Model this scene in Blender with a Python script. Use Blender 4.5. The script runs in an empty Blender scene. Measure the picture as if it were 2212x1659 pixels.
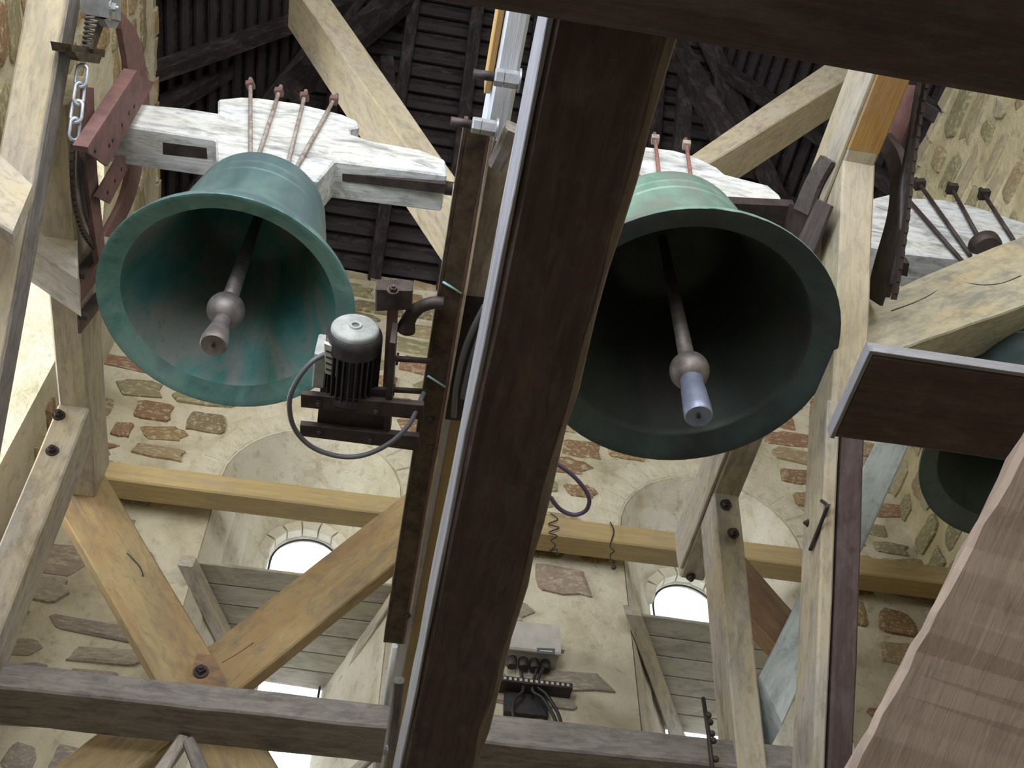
import bpy, bmesh, math, random
from mathutils import Vector as V, Matrix
from math import sin, cos, pi, radians, atan2, sqrt
random.seed(7)
S = bpy.context.scene
COL = S.collection
ZUP = 1.6                      # everything is laid out relative to the lens, then lifted by this
# ------------------------------------------------------------------ camera, sky, light, exposure
FPX = 2450.0
TH, PS = radians(52), radians(10)
CF = V((sin(PS)*cos(TH), cos(PS)*cos(TH), sin(TH)))
CR = V((cos(PS), -sin(PS), 0))
CU = CR.cross(CF)
cd = bpy.data.cameras.new('camera'); cam = bpy.data.objects.new('camera', cd); COL.objects.link(cam)
cd.sensor_fit = 'HORIZONTAL'; cd.sensor_width = 36; cd.lens = FPX/2212*36; cd.clip_start = .02
cam.matrix_world = Matrix(((CR.x, CU.x, -CF.x, 0), (CR.y, CU.y, -CF.y, 0), (CR.z, CU.z, -CF.z, ZUP), (0, 0, 0, 1)))
S.camera = cam
S.view_settings.view_transform = 'Standard'; S.view_settings.look = 'None'
S.view_settings.gamma = 1; S.view_settings.use_curve_mapping = False
S.view_settings.exposure = -0.2
W = bpy.data.worlds.new('sky'); S.world = W; W.use_nodes = True
bg = W.node_tree.nodes['Background']; bg.inputs[0].default_value = (.86, .93, 1, 1); bg.inputs[1].default_value = 3.0

def area(name, loc, direction, sx, sy, power, col):
    l = bpy.data.lights.new(name, 'AREA'); l.shape = 'RECTANGLE'; l.size = sx; l.size_y = sy
    l.energy = power; l.color = col
    o = bpy.data.objects.new(name, l); COL.objects.link(o)
    o.location = V(loc)+V((0, 0, ZUP)); o.rotation_euler = V(direction).to_track_quat('-Z', 'Z').to_euler()
    o['kind'] = 'helper'
    return o
# daylight standing in the tower's own openings (each light fills one opening of the walls built below)
area('daylight_front_opening', (-.35, -1.47, 3.4), (0, 1, -.02), 1.3, 4.2, 125, (1, .97, .9))
area('daylight_front_opening', (1.85, -1.47, 4.2), (0, 1, -.05), 1.3, 2.5, 50, (1, .97, .92))
area('daylight_left_opening', (-1.57, -.2, 2.3), (1, .15, 0), 1.2, 2.2, 115, (.8, .88, 1))
area('daylight_left_embrasure', (-3.1, 2.9, 4.3), (1, .05, -.03), 1.0, 2.2, 125, (1, .98, .92))

# ------------------------------------------------------------------ helpers
def ray(x, y): return CF + CR*((x-1106)/FPX) - CU*((y-829.5)/FPX)
def P(x, y, k, v):             # sight line through (x, y) cut by a plane of the place
    d = ray(x, y)
    if k == 'd': return d*v
    return d*(v/d['xyz'.index(k)])
WM = {}
def prop(o, label=None, cat=None, group=None, kind=None):
    if label: o['label'] = label
    if cat: o['category'] = cat
    if group: o['group'] = group
    if kind: o['kind'] = kind
    return o
def put(name, me, mat, M=None, parent=None):
    o = bpy.data.objects.new(name, me); COL.objects.link(o)
    M = M or Matrix.Identity(4)
    if mat and not me.materials: me.materials.append(mat)
    if parent:
        o.parent = parent; o.matrix_parent_inverse = WM[parent.name].inverted()
    o.matrix_basis = M; WM[o.name] = M
    return o
def empty(name, loc, parent=None):
    o = bpy.data.objects.new(name, None); COL.objects.link(o); M = Matrix.Translation(V(loc))
    o.empty_display_size = .05
    if parent: o.parent = parent; o.matrix_parent_inverse = WM[parent.name].inverted()
    o.matrix_basis = M; WM[o.name] = M
    return o
def mesh(name, vs, fs, smooth=False):
    me = bpy.data.meshes.new(name); me.from_pydata([tuple(v) for v in vs], [], fs)
    bm = bmesh.new(); bm.from_mesh(me); bmesh.ops.recalc_face_normals(bm, faces=bm.faces); bm.to_mesh(me); bm.free()
    if smooth:
        for p in me.polygons: p.use_smooth = True
    return me
def frame(xdir, zhint, org):
    x = V(xdir).normalized(); z = V(zhint); z = (z - x*z.dot(x))
    if z.length < 1e-6: z = x.orthogonal()
    z.normalize(); y = z.cross(x)
    return Matrix(((x.x, y.x, z.x, org[0]), (x.y, y.y, z.y, org[1]), (x.z, y.z, z.z, org[2]), (0, 0, 0, 1)))
def prism(name, q, T, mat, parent=None, ch=.006, n=1, j=0.0):
    """timber: front face q = (a0, a1, b1, b0), a at one end and b at the other; T = thickness vector"""
    a0, a1, b1, b0 = [V(p) for p in q]; T = V(T)
    A = [a0, a1, a1+T, a0+T]; B = [b0, b1, b1+T, b0+T]
    org = sum(A+B, V((0, 0, 0)))/8
    M = frame((b0+b1)-(a0+a1), T, org); Mi = M.inverted()
    def ring(C):
        out = []
        for i in range(4):
            p, pr, nx = C[i], C[i-1], C[(i+1) % 4]
            out.append(p+(pr-p).normalized()*min(ch, (pr-p).length*.4)); out.append(p+(nx-p).normalized()*min(ch, (nx-p).length*.4))
        return out
    vs, fs = [], []
    off = [V((0, 0, 0))]*4
    for k in range(n+1):
        t = k/n
        C = [A[i].lerp(B[i], t) for i in range(4)]
        if j:
            off = [o*.55+V((random.uniform(-j, j), random.uniform(-j, j), random.uniform(-j, j)))*.75 for o in off]
            C = [C[i]+off[i] for i in range(4)]
        vs += [Mi @ p for p in ring(C)]
    for k in range(n):
        for i in range(8):
            fs.append((k*8+i, k*8+(i+1) % 8, k*8+8+(i+1) % 8, k*8+8+i))
    fs.append(tuple(range(8))); fs.append(tuple(n*8+i for i in range(8)))
    return put(name, mesh(name, vs, fs), mat, M, parent)
def pq(px, k, v): return [P(x, y, k, v) for x, y in px]
def box(name, x0, x1, y0, y1, z0, z1, mat, parent=None, ax=0, **kw):
    c = [(x0, y0, z0), (x1, y1, z1)]
    if ax == 0: q, T = ((x0, y0, z0), (x0, y1, z0), (x1, y1, z0), (x1, y0, z0)), (0, 0, z1-z0)
    elif ax == 1: q, T = ((x0, y0, z0), (x1, y0, z0), (x1, y1, z0), (x0, y1, z0)), (0, 0, z1-z0)
    else: q, T = ((x0, y0, z0), (x1, y0, z0), (x1, y0, z1), (x0, y0, z1)), (0, y1-y0, 0)
    return prism(name, q, T, mat, parent, **kw)
def tube(name, pts, r, mat, parent=None, seg=8, closed=False, smooth=True):
    pts = [V(p) for p in pts]; n = len(pts); vs, fs = [], []
    org = pts[0].copy(); up = V((0.3, .2, .9))
    rr = [r[min(len(r)-1, int(k*len(r)/n))] for k in range(n)] if isinstance(r, (list, tuple)) else [r]*n
    for k, p in enumerate(pts):
        a = pts[k-1] if (k > 0 or closed) else p
        b = pts[(k+1) % n] if (k < n-1 or closed) else p
        d = (b-a).normalized()
        s = d.cross(up)
        if s.length < 1e-4: s = d.orthogonal()
        s.normalize(); t = d.cross(s)
        up = -t if (-t).dot(up) > t.dot(up) else t
        s = d.cross(up).normalized()
        for i in range(seg):
            an = 2*pi*i/seg
            vs.append(p + (s*cos(an)+up*sin(an))*rr[k] - org)
    m = n if closed else n-1
    for k in range(m):
        for i in range(seg):
            fs.append((k*seg+i, k*seg+(i+1) % seg, ((k+1) % n)*seg+(i+1) % seg, ((k+1) % n)*seg+i))
    if not closed:
        fs.append(tuple(range(seg))); fs.append(tuple((n-1)*seg+i for i in range(seg)))
    me = mesh(name, vs, fs)
    if smooth:
        for p in me.polygons: p.use_smooth = len(p.vertices) == 4
    return put(name, me, mat, Matrix.Translation(org), parent)
def spline(pts, n=8):
    pts = [V(p) for p in pts]; out = []
    for i in range(len(pts)-1):
        p0, p1, p2, p3 = pts[max(i-1, 0)], pts[i], pts[i+1], pts[min(i+2, len(pts)-1)]
        for k in range(n):
            t = k/n
            out.append(.5*((2*p1)+(p2-p0)*t+(2*p0-5*p1+4*p2-p3)*t*t+(3*p1-p0-3*p2+p3)*t**3))
    return out+[pts[-1]]
def lathe_data(name, prof, seg=48, smooth=True, wob=0, cap=True):
    vs, fs = [], []
    for (r, h) in prof:
        for i in range(seg):
            a = 2*pi*i/seg; w = 1+wob*random.uniform(-1, 1)
            vs.append((r*cos(a)*w, r*sin(a)*w, h))
    for k in range(len(prof)-1):
        for i in range(seg):
            fs.append((k*seg+i, k*seg+(i+1) % seg, (k+1)*seg+(i+1) % seg, (k+1)*seg+i))
    if cap and prof[0][0] > 1e-6 and prof[0] != prof[-1]: fs.append(tuple(range(seg)))
    if cap and prof[-1][0] > 1e-6 and prof[0] != prof[-1]: fs.append(tuple((len(prof)-1)*seg+i for i in range(seg)))
    me = mesh(name, vs, fs)
    bm = bmesh.new(); bm.from_mesh(me); bmesh.ops.remove_doubles(bm, verts=bm.verts, dist=1e-6)
    bmesh.ops.recalc_face_normals(bm, faces=bm.faces); bm.to_mesh(me); bm.free()
    if smooth:
        for p in me.polygons: p.use_smooth = True
        try: me.set_sharp_from_angle(angle=radians(38))
        except Exception: pass
    return me
def lathe(name, prof, org, axis, mat, parent=None, seg=32, smooth=True, wob=0, cap=True):
    ax = V(axis).normalized()
    q = V((0, 0, 1)).rotation_difference(ax).to_matrix().to_4x4()
    return put(name, lathe_data(name, prof, seg, smooth, wob, cap), mat, Matrix.Translation(V(org)) @ q, parent)
def poly_prism(name, pts, T, mat, parent=None, ch=.004):
    """outline extruded by T, edges chamfered"""
    pts = [V(p) for p in pts]; T = V(T); n = len(pts)
    org = sum(pts, V((0, 0, 0)))/n + T/2
    M = frame(pts[1]-pts[0] if n < 5 else V((1, 0, 0)), T, org); Mi = M.inverted()
    bm = bmesh.new()
    a = [bm.verts.new(Mi @ p) for p in pts]; b = [bm.verts.new(Mi @ (p+T)) for p in pts]
    bm.faces.new(a); bm.faces.new(b[::-1])
    for i in range(n): bm.faces.new((a[i], a[(i+1) % n], b[(i+1) % n], b[i]))
    bmesh.ops.recalc_face_normals(bm, faces=bm.faces)
    if ch: bmesh.ops.bevel(bm, geom=list(bm.edges), offset=ch, segments=1, affect='EDGES', clamp_overlap=True)
    me = bpy.data.meshes.new(name); bm.to_mesh(me); bm.free()
    return put(name, me, mat, M, parent)
BOLT = {}
def bolt(parent, pos, axis, r, mat, name='bolt', length=None, sides=6):
    key = (round(r, 4), mat.name, sides, length)
    if key not in BOLT:
        L = length or r*1.1
        vs, fs = [], []
        def cyl(rad, h0, h1, s, top=1.0):
            b = len(vs)
            for h, f in ((h0, 1), (h1, top)):
                for i in range(s):
                    a = 2*pi*i/s; vs.append((rad*f*cos(a), rad*f*sin(a), h))
            for i in range(s): fs.append((b+i, b+(i+1) % s, b+s+(i+1) % s, b+s+i))
            fs.append(tuple(b+i for i in range(s))); fs.append(tuple(b+s+i for i in range(s)))
        cyl(r*1.45, -.004, r*.16, 14); cyl(r, r*.16, L, sides, .94); cyl(r*.5, L, L+r*.55, 10, .9)
        BOLT[key] = mesh('bolt', vs, fs)
    ax = V(axis).normalized(); q = V((0, 0, 1)).rotation_difference(ax).to_matrix().to_4x4()
    return put(name, BOLT[key], mat, Matrix.Translation(V(pos)) @ q, parent)

# ------------------------------------------------------------------ materials
def nt(name):
    m = bpy.data.materials.new(name); m.use_nodes = True
    n = m.node_tree.nodes; l = m.node_tree.links
    return m, n, l, n['Principled BSDF']
def ramp(n, l, src, stops):
    r = n.new('ShaderNodeValToRGB')
    while len(r.color_ramp.elements) < len(stops): r.color_ramp.elements.new(.5)
    for e, (p, c) in zip(r.color_ramp.elements, stops): e.position = p; e.color = (*c, 1)
    l.new(src, r.inputs[0]); return r.outputs[0]
def noise(n, l, vec, scale, detail=5, rough=.6, dist=0):
    t = n.new('ShaderNodeTexNoise'); t.inputs['Scale'].default_value = scale; t.inputs['Detail'].default_value = detail
    t.inputs['Roughness'].default_value = rough; t.inputs['Distortion'].default_value = dist
    l.new(vec, t.inputs['Vector']); return t.outputs['Fac']
def mapping(n, l, sc, src='Object', rnd=True):
    tc = n.new('ShaderNodeTexCoord'); mp = n.new('ShaderNodeMapping'); mp.inputs['Scale'].default_value = sc
    if rnd:
        oi = n.new('ShaderNodeObjectInfo'); mu = n.new('ShaderNodeMath'); mu.operation = 'MULTIPLY'; mu.inputs[1].default_value = 37
        l.new(oi.outputs['Random'], mu.inputs[0]); ad = n.new('ShaderNodeVectorMath'); ad.operation = 'ADD'
        l.new(tc.outputs[src], ad.inputs[0]); l.new(mu.outputs[0], ad.inputs[1]); l.new(ad.outputs[0], mp.inputs[0])
    else: l.new(tc.outputs[src], mp.inputs[0])
    return mp.outputs[0]
def mix(n, l, f, a, b, mode='MIX'):
    x = n.new('ShaderNodeMix'); x.data_type = 'RGBA'; x.blend_type = mode
    if isinstance(f, (int, float)): x.inputs[0].default_value = f
    else: l.new(f, x.inputs[0])
    for i, c in ((6, a), (7, b)):
        if isinstance(c, tuple): x.inputs[i].default_value = (*c, 1)
        else: l.new(c, x.inputs[i])
    return x.outputs[2]
def bump(n, l, bs, h, st, dist=.01):
    b = n.new('ShaderNodeBump'); b.inputs['Strength'].default_value = st; b.inputs['Distance'].default_value = dist
    l.new(h, b.inputs['Height']); l.new(b.outputs[0], bs.inputs['Normal'])
def wood(name, c1, c2, stain=(.1, .09, .08), amt=.45, c3=None, rough=.8, sc=1.0, st=.35, bl=.5):
    m, n, l, bs = nt(name)
    gv = mapping(n, l, (1.2*sc, 22*sc, 22*sc)); bv = mapping(n, l, (1.4, 4, 4)); fv = mapping(n, l, (5, 14, 14))
    g = noise(n, l, gv, 2.2, 6, .65, .6); b = noise(n, l, bv, 1.3, 4, .55, .4); f = noise(n, l, fv, 2.5, 6, .7, .5)
    c = ramp(n, l, g, [(.3, c2), (.62, c1)])
    if c3:
        c = mix(n, l, ramp(n, l, b, [(.45, (0, 0, 0)), (.62, (1, 1, 1))]), c, c3)
    k = ramp(n, l, f, [(amt-.12, (1, 1, 1)), (amt+.1, (0, 0, 0))])
    c = mix(n, l, k, c, mix(n, l, .55, c, stain))
    wv = mapping(n, l, (2.2, 6, 6)); w2 = noise(n, l, wv, 1.6, 8, .68, .8)
    c = mix(n, l, ramp(n, l, w2, [(.5, (0, 0, 0)), (.66, (bl, bl, bl))]), c, stain)
    l.new(c, bs.inputs['Base Color']); bs.inputs['Roughness'].default_value = rough
    bs.inputs['Specular IOR Level'].default_value = .25
    bump(n, l, bs, g, st, .008); return m
def metal(name, c1, c2, met=.5, rough=.6, sc=14, st=.2):
    m, n, l, bs = nt(name); v = mapping(n, l, (1, 1, 1)); t = noise(n, l, v, sc, 6, .65)
    l.new(ramp(n, l, t, [(.36, c1), (.62, c2)]), bs.inputs['Base Color'])
    bs.inputs['Metallic'].default_value = met; bs.inputs['Roughness'].default_value = rough
    bump(n, l, bs, t, st, .004); return m
def bronze(name, cols, dark, rough=.55):
    m, n, l, bs = nt(name); v = mapping(n, l, (1, 1, .35)); t = noise(n, l, v, 5.5, 8, .66, .9)
    v2 = mapping(n, l, (1, 1, 1)); t2 = noise(n, l, v2, 26, 5, .7); v3 = mapping(n, l, (2.2, 2.2, .6)); t3 = noise(n, l, v3, 1.7, 4, .5, .6)
    c = ramp(n, l, t, [(.3, cols[0]), (.48, cols[1]), (.62, cols[2])])
    c = mix(n, l, ramp(n, l, t3, [(.5, (0, 0, 0)), (.68, (1, 1, 1))]), c, dark)
    c = mix(n, l, ramp(n, l, t2, [(.3, (.6, .6, .6)), (.42, (0, 0, 0))]), c, cols[0])
    l.new(c, bs.inputs['Base Color']); bs.inputs['Metallic'].default_value = .25; bs.inputs['Roughness'].default_value = rough
    bump(n, l, bs, t2, .15, .004); return m
def stone_mat():
    m, n, l, bs = nt('rubble_stone'); oi = n.new('ShaderNodeObjectInfo')
    c = oi.outputs['Color']
    v = mapping(n, l, (1, 1, 1)); t = noise(n, l, v, 9, 7, .65, .4); t2 = noise(n, l, v, 45, 4, .7)
    c = mix(n, l, ramp(n, l, t, [(.36, (.8, .8, .8)), (.49, (0, 0, 0))]), c, (.60, .54, .41))
    c = mix(n, l, ramp(n, l, t, [(.55, (0, 0, 0)), (.72, (.6, .6, .6))]), c, (.2, .17, .1))
    l.new(c, bs.inputs['Base Color']); bs.inputs['Roughness'].default_value = .95; bs.inputs['Specular IOR Level'].default_value = .1
    bump(n, l, bs, t2, .5, .012); return m
def mortar_mat(name='lime_mortar', base=(.66, .60, .46), hi=(.76, .71, .58), lo=(.46, .41, .29), green=(.36, .36, .2)):
    m, n, l, bs = nt(name); v = mapping(n, l, (1, 1, 1), 'Object', False)
    t = noise(n, l, v, 2.6, 7, .6, .5); t2 = noise(n, l, v, 17, 8, .68, .3); t3 = noise(n, l, v, 1.1, 4, .5)
    c = ramp(n, l, t, [(.32, lo), (.46, base), (.62, hi)])
    c = mix(n, l, ramp(n, l, t2, [(.3, (.55, .55, .55)), (.45, (0, 0, 0))]), c, (.33, .28, .2))
    c = mix(n, l, ramp(n, l, t3, [(.55, (0, 0, 0)), (.7, (.5, .5, .5))]), c, green)
    l.new(c, bs.inputs['Base Color']); bs.inputs['Roughness'].default_value = .97; bs.inputs['Specular IOR Level'].default_value = .1
    bump(n, l, bs, t2, .7, .03); return m
def plain(name, c, rough=.6, met=0):
    m, n, l, bs = nt(name); bs.inputs['Base Color'].default_value = (*c, 1)
    bs.inputs['Roughness'].default_value = rough; bs.inputs['Metallic'].default_value = met
    return m
M = dict(
    cream=wood('cream_oak', (.56, .49, .34), (.44, .38, .28), (.22, .205, .19), .43, (.52, .46, .37)),
    yellow=wood('yellow_oak', (.44, .335, .175), (.36, .27, .14), (.16, .14, .12), .42, (.38, .25, .12)),
    rail=wood('rail_oak', (.5, .38, .19), (.4, .3, .15), (.3, .27, .22), .38),
    orange=wood('orange_oak', (.45, .25, .09), (.37, .2, .07), (.45, .36, .25), .36, (.55, .36, .12)),
    grey=wood('grey_timber', (.30, .27, .25), (.21, .19, .18), (.08, .075, .075), .45),
    pale=wood('pale_grey_timber', (.52, .48, .42), (.40, .36, .32), (.17, .15, .14), .42, (.5, .43, .3)),
    weather=wood('weathered_oak', (.56, .52, .41), (.44, .41, .33), (.22, .235, .22), .46, (.56, .47, .32), .8, 1, .45, .75),
    brown=wood('brown_timber', (.33, .21, .12), (.25, .15, .085), (.12, .09, .08), .42),
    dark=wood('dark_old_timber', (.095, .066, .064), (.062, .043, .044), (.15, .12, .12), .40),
    littone=wood('lit_tone_timber_side', (.34, .345, .38), (.22, .22, .245), (.2, .19, .2), .42, None, .85, 1, .5),  # bluish daylight on timber faces, painted into the base colour
    bark=wood('waney_edge', (.24, .19, .16), (.15, .11, .10), (.3, .27, .26), .45),
    darkedge=wood('dark_old_plank', (.11, .09, .09), (.07, .055, .057), (.16, .14, .14), .38),
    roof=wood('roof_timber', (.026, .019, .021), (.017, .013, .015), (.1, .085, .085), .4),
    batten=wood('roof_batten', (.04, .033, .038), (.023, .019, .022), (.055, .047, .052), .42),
    white=wood('worn_white_paint', (.66, .69, .74), (.58, .60, .64), (.10, .10, .10), .43, (.62, .63, .62), .75, .8, .5, .7),
    whitebd=wood('bluish_white_board', (.72, .76, .82), (.64, .68, .74), (.4, .4, .4), .33),
    blueg=wood('blue_grey_timber', (.48, .53, .54), (.38, .43, .44), (.2, .21, .22), .40),
    log=wood('foreground_timber', (.54, .43, .36), (.46, .36, .31), (.26, .21, .2), .38),
    plank=wood('louvre_plank', (.44, .40, .33), (.34, .31, .26), (.16, .14, .12), .40, (.38, .36, .27)),
    rust=metal('rusty_steel', (.045, .033, .027), (.12, .088, .055), .25, .85, 20, .35),
    redrust=metal('red_painted_iron', (.14, .075, .075), (.21, .11, .105), .15, .75, 16),
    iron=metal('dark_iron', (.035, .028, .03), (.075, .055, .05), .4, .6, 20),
    rod=metal('painted_rod', (.22, .17, .15), (.42, .38, .36), .2, .75, 40),
    redrod=metal('red_rod', (.24, .1, .085), (.32, .16, .13), .2, .75, 40),
    galv=metal('galvanised_steel', (.34, .36, .4), (.5, .52, .55), .6, .45, 30, .08),
    chainm=metal('pale_steel_chain', (.45, .5, .6), (.7, .75, .82), .6, .4, 30, .05),
    black=metal('black_enamel', (.022, .02, .024), (.045, .04, .042), .1, .5, 25, .05),
    capm=metal('grey_fan_cover', (.25, .27, .27), (.40, .42, .42), .1, .65, 18, .05),
    clap=metal('clapper_iron', (.16, .14, .14), (.27, .24, .24), .5, .55, 22),
    clapblue=metal('blue_sheen_iron', (.20, .24, .36), (.27, .30, .42), .5, .45, 22),
    bell1=bronze('green_bronze', ((.06, .16, .15), (.13, .29, .27), (.21, .36, .33)), (.13, .20, .21)),
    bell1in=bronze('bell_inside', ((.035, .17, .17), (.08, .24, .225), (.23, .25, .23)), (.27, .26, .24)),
    bell1out=bronze('bell_crown', ((.07, .13, .14), (.11, .18, .19), (.15, .24, .235)), (.10, .14, .17)),
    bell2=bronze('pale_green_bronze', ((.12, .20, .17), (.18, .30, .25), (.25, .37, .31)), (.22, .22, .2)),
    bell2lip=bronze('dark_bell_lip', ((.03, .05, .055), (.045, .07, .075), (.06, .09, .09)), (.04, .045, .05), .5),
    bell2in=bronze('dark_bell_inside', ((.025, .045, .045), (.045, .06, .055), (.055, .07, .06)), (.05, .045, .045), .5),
    stone=stone_mat(), mortar=mortar_mat(),
    mortar2=mortar_mat('ochre_mortar', (.60, .53, .34), (.7, .63, .45), (.42, .37, .22)),
    plaster=mortar_mat('embrasure_plaster', (.74, .69, .56), (.82, .78, .68), (.55, .5, .4), (.5, .48, .32)),
    cable=plain('grey_cable', (.11, .11, .125), .5), purple=plain('purple_cable', (.115, .085, .16), .45),
    boxm=metal('grey_box', (.46, .44, .42), (.56, .54, .51), 0, .6, 12, .03), label=plain('dark_label', (.10, .11, .13), .5),
    paper=plain('white_label', (.62, .63, .62), .6), tie=plain('pale_cable_tie', (.35, .55, .52), .5),
    ground=plain('floor_boards', (.16, .13, .1), .9), wire=plain('black_wire', (.02, .02, .022), .5),
    net=plain('white_net', (.8, .8, .82), .8), ink=plain('label_print', (.05, .05, .06), .6),
)

# ------------------------------------------------------------------ the tower shell
XL, XR, YB, YF, ZT = -1.6, 3.05, 4.2, -1.5, 6.4
TK = .58
def arch(cx, hw, z0, zc, y, n=14):       # closed outline of an arched opening, from lower left round to lower right
    zs = zc-hw; pts = [V((cx-hw, y, z0))]
    for i in range(n+1):
        a = pi-pi*i/n; pts.append(V((cx+hw*cos(a), y, zs+hw*sin(a))))
    pts.append(V((cx+hw, y, z0))); return pts
WIN = [(-.32, .47, 4.80, .20, 4.50), (1.84, .51, 4.82, .20, 4.50)]   # centre, inner half width, inner crown, outer half width, outer crown
def wall_with_holes(name, rect, holes_in, holes_out, T, mat):
    """rect: four corners of the inner face; holes: outlines on the inner and the outer face; T: inner -> outer"""
    bm = bmesh.new(); T = V(T)
    def face(loop, holes):
        es = []; hl = []
        def addloop(pts):
            vv = [bm.verts.new(p) for p in pts]
            for i in range(len(vv)): es.append(bm.edges.new((vv[i], vv[(i+1) % len(vv)])))
            return vv
        lv = addloop(loop); hl = [addloop(h) for h in holes]
        bmesh.ops.triangle_fill(bm, edges=es, use_beauty=True)
        return lv, hl
    a, ha = face(rect, holes_in); b, hb = face([V(p)+T for p in rect], holes_out)
    for i in range(len(a)): bm.faces.new((a[i], a[(i+1) % len(a)], b[(i+1) % len(b)], b[i]))
    for x, y in zip(ha, hb):
        for i in range(len(x)): bm.faces.new((x[i], x[(i+1) % len(x)], y[(i+1) % len(y)], y[i]))
    bmesh.ops.recalc_face_normals(bm, faces=bm.faces)
    me = bpy.data.meshes.new(name); bm.to_mesh(me); bm.free()
    return put(name, me, mat)
ZB = -1.6
wb = wall_with_holes('wall_back', [(XL-TK, YB, ZB), (XR+TK, YB, ZB), (XR+TK, YB, ZT), (XL-TK, YB, ZT)],
    [arch(c, h, 2.2, zc, YB) for c, h, zc, ho, zo in WIN], [arch(c, ho, 2.75, zo, YB+TK) for c, h, zc, ho, zo in WIN], (0, TK, 0), M['mortar'])
def yz_arch(cy, hw, z0, zc, x): return [V((x, p.x, p.z)) for p in arch(cy, hw, z0, zc, 0)]
wl = wall_with_holes('wall_left', [(XL, YF, ZB), (XL, YB, ZB), (XL, YB, ZT), (XL, YF, ZT)],
    [yz_arch(3.05, .56, 2.9, 5.3, XL), yz_arch(-.2, .62, 1.1, 3.5, XL)], [yz_arch(3.05, .46, 3.0, 5.15, XL-TK), yz_arch(-.2, .6, 1.1, 3.45, XL-TK)], (-TK, 0, 0), M['mortar'])
wr = wall_with_holes('wall_right', [(XR, YF, ZB), (XR, YB, ZB), (XR, YB, ZT), (XR, YF, ZT)], [], [], (TK, 0, 0), M['mortar2'])
wf = wall_with_holes('wall_front', [(XL-TK, YF, ZB), (XR+TK, YF, ZB), (XR+TK, YF, ZT), (XL-TK, YF, ZT)],
    [arch(-.35, .68, 1.2, 5.6, YF), arch(1.85, .68, 2.8, 5.6, YF)], [arch(-.35, .66, 1.2, 5.55, YF-.5), arch(1.85, .66, 2.8, 5.55, YF-.5)], (0, -.5, 0), M['mortar'])
fl = box('floor', XL-TK, XR+TK, YF-.5, YB+TK, ZB-.1, ZB, M['ground'])
for o in (wb, wl, wr, wf, fl): o['kind'] = 'structure'

# stones of the walls: a dozen outlines, one object a stone
def stone_mesh(i):
    n = random.randint(11, 15); pts = []
    for k in range(n):
        a = 2*pi*k/n; c, s = cos(a), sin(a); p = .42
        x = math.copysign(abs(c)**p, c); y = math.copysign(abs(s)**p, s); f = random.uniform(.74, 1.08)
        pts.append((x*f*.5, y*f*.5))
    vs = [(x*1.04, y*1.04, -.03) for x, y in pts]+[(x, y, .010) for x, y in pts]+[(x*.8, y*.76, .018+random.uniform(-.004, .004)) for x, y in pts]+[(0, 0, .021)]
    fs = []
    for r in (0, 1):
        for k in range(n): fs.append((r*n+k, r*n+(k+1) % n, (r+1)*n+(k+1) % n, (r+1)*n+k))
    for k in range(n): fs.append((2*n+k, 2*n+(k+1) % n, 3*n))
    return mesh('stone', vs, fs)
STONES = [stone_mesh(i) for i in range(14)]
OCHRE = [(.36, .25, .13), (.30, .19, .11), (.40, .31, .19), (.34, .20, .13), (.33, .29, .18), (.26, .21, .13)]
GREY = [(.38, .34, .30), (.33, .30, .28), (.42, .37, .31), (.36, .31, .28), (.44, .38, .32), (.38, .30, .25)]
GREEN = [(.34, .31, .18), (.42, .37, .24), (.30, .28, .17), (.38, .30, .19), (.45, .40, .28)]
def pal(p):                    # the stone bed changes with height and side
    if p.x > XR-.1: return GREEN
    if p.x > 1.9: return OCHRE
    return GREY if p.z < 4.0 else OCHRE+GREEN[:2]
def lay(wall, org, ux, uy, nrm, w, h, skip, hmin=.12, hmax=.24, wmin=.2, wmax=.58, keep=1, maxn=295, proud=0.0):
    """rows of rubble on a wall face: org + ux*u + uy*v"""
    ux, uy, nrm = V(ux), V(uy), V(nrm); v = 0; cnt = 0; out = []
    while v < h:
        rh = random.uniform(hmin, hmax); u = -random.uniform(0, .3)
        while u < w:
            rw = random.uniform(wmin, wmax)*random.choice((1, 1, .6)); cu, cv = u+rw/2, v+rh/2+random.uniform(-.02, .02)
            if random.random() < keep and cu > 0 and cu < w and not skip(cu, cv, rw/2, rh/2): out.append((cu, cv, rw, rh))
            u += rw
        v += rh
    for cu, cv, rw, rh in out[:maxn]:
        a = random.uniform(-.09, .09)
        x = ux*cos(a)+uy*sin(a); y = uy*cos(a)-ux*sin(a); p = org+ux*cu+uy*cv+nrm*(proud+random.uniform(-.008, .008))
        g = random.uniform(.72, .92); x = x*(rw*g); y = y*(rh*random.uniform(.68, .88))
        Mx = Matrix(((x.x, y.x, nrm.x, p.x), (x.y, y.y, nrm.y, p.y), (x.z, y.z, nrm.z, p.z), (0, 0, 0, 1)))
        o = put('stone', random.choice(STONES), M['stone'], Mx, wall)
        o.color = (*random.choice(pal(p)), 1)
def skip_back(u, v, a, b):
    x, z = XL+u, 2.0+v
    for c, h, zc, ho, zo in WIN:
        if z-b < zc+.10 and abs(x-c) < h+a+.02 and not (z > zc-h and (abs(x-c)-a)**2+(max(z-b-zc+h, 0))**2 > (h+.10)**2): return True
    return x < XL+.03 or x > XR-.03 or z+b > ZT-.02 or (x > 2.6 and z < 2.9)
lay(wb, V((XL, YB, 2.0)), (1, 0, 0), (0, 0, 1), (0, -1, 0), XR-XL, 4.4, skip_back)
lay(wr, V((XR, .9, 2.9)), (0, 1, 0), (0, 0, 1), (-1, 0, 0), 3.3, 3.5, lambda u, v, a, b: v+b > 3.48, .13, .22, .2, .45, .9)
def skip_left(u, v, a, b):
    y, z = 1.3+u, 2.3+v
    return (abs(y-3.05) < .56+a+.02 and 2.9-b < z < 5.3+b) or z+b > ZT or y+a > YB-.02
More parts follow.
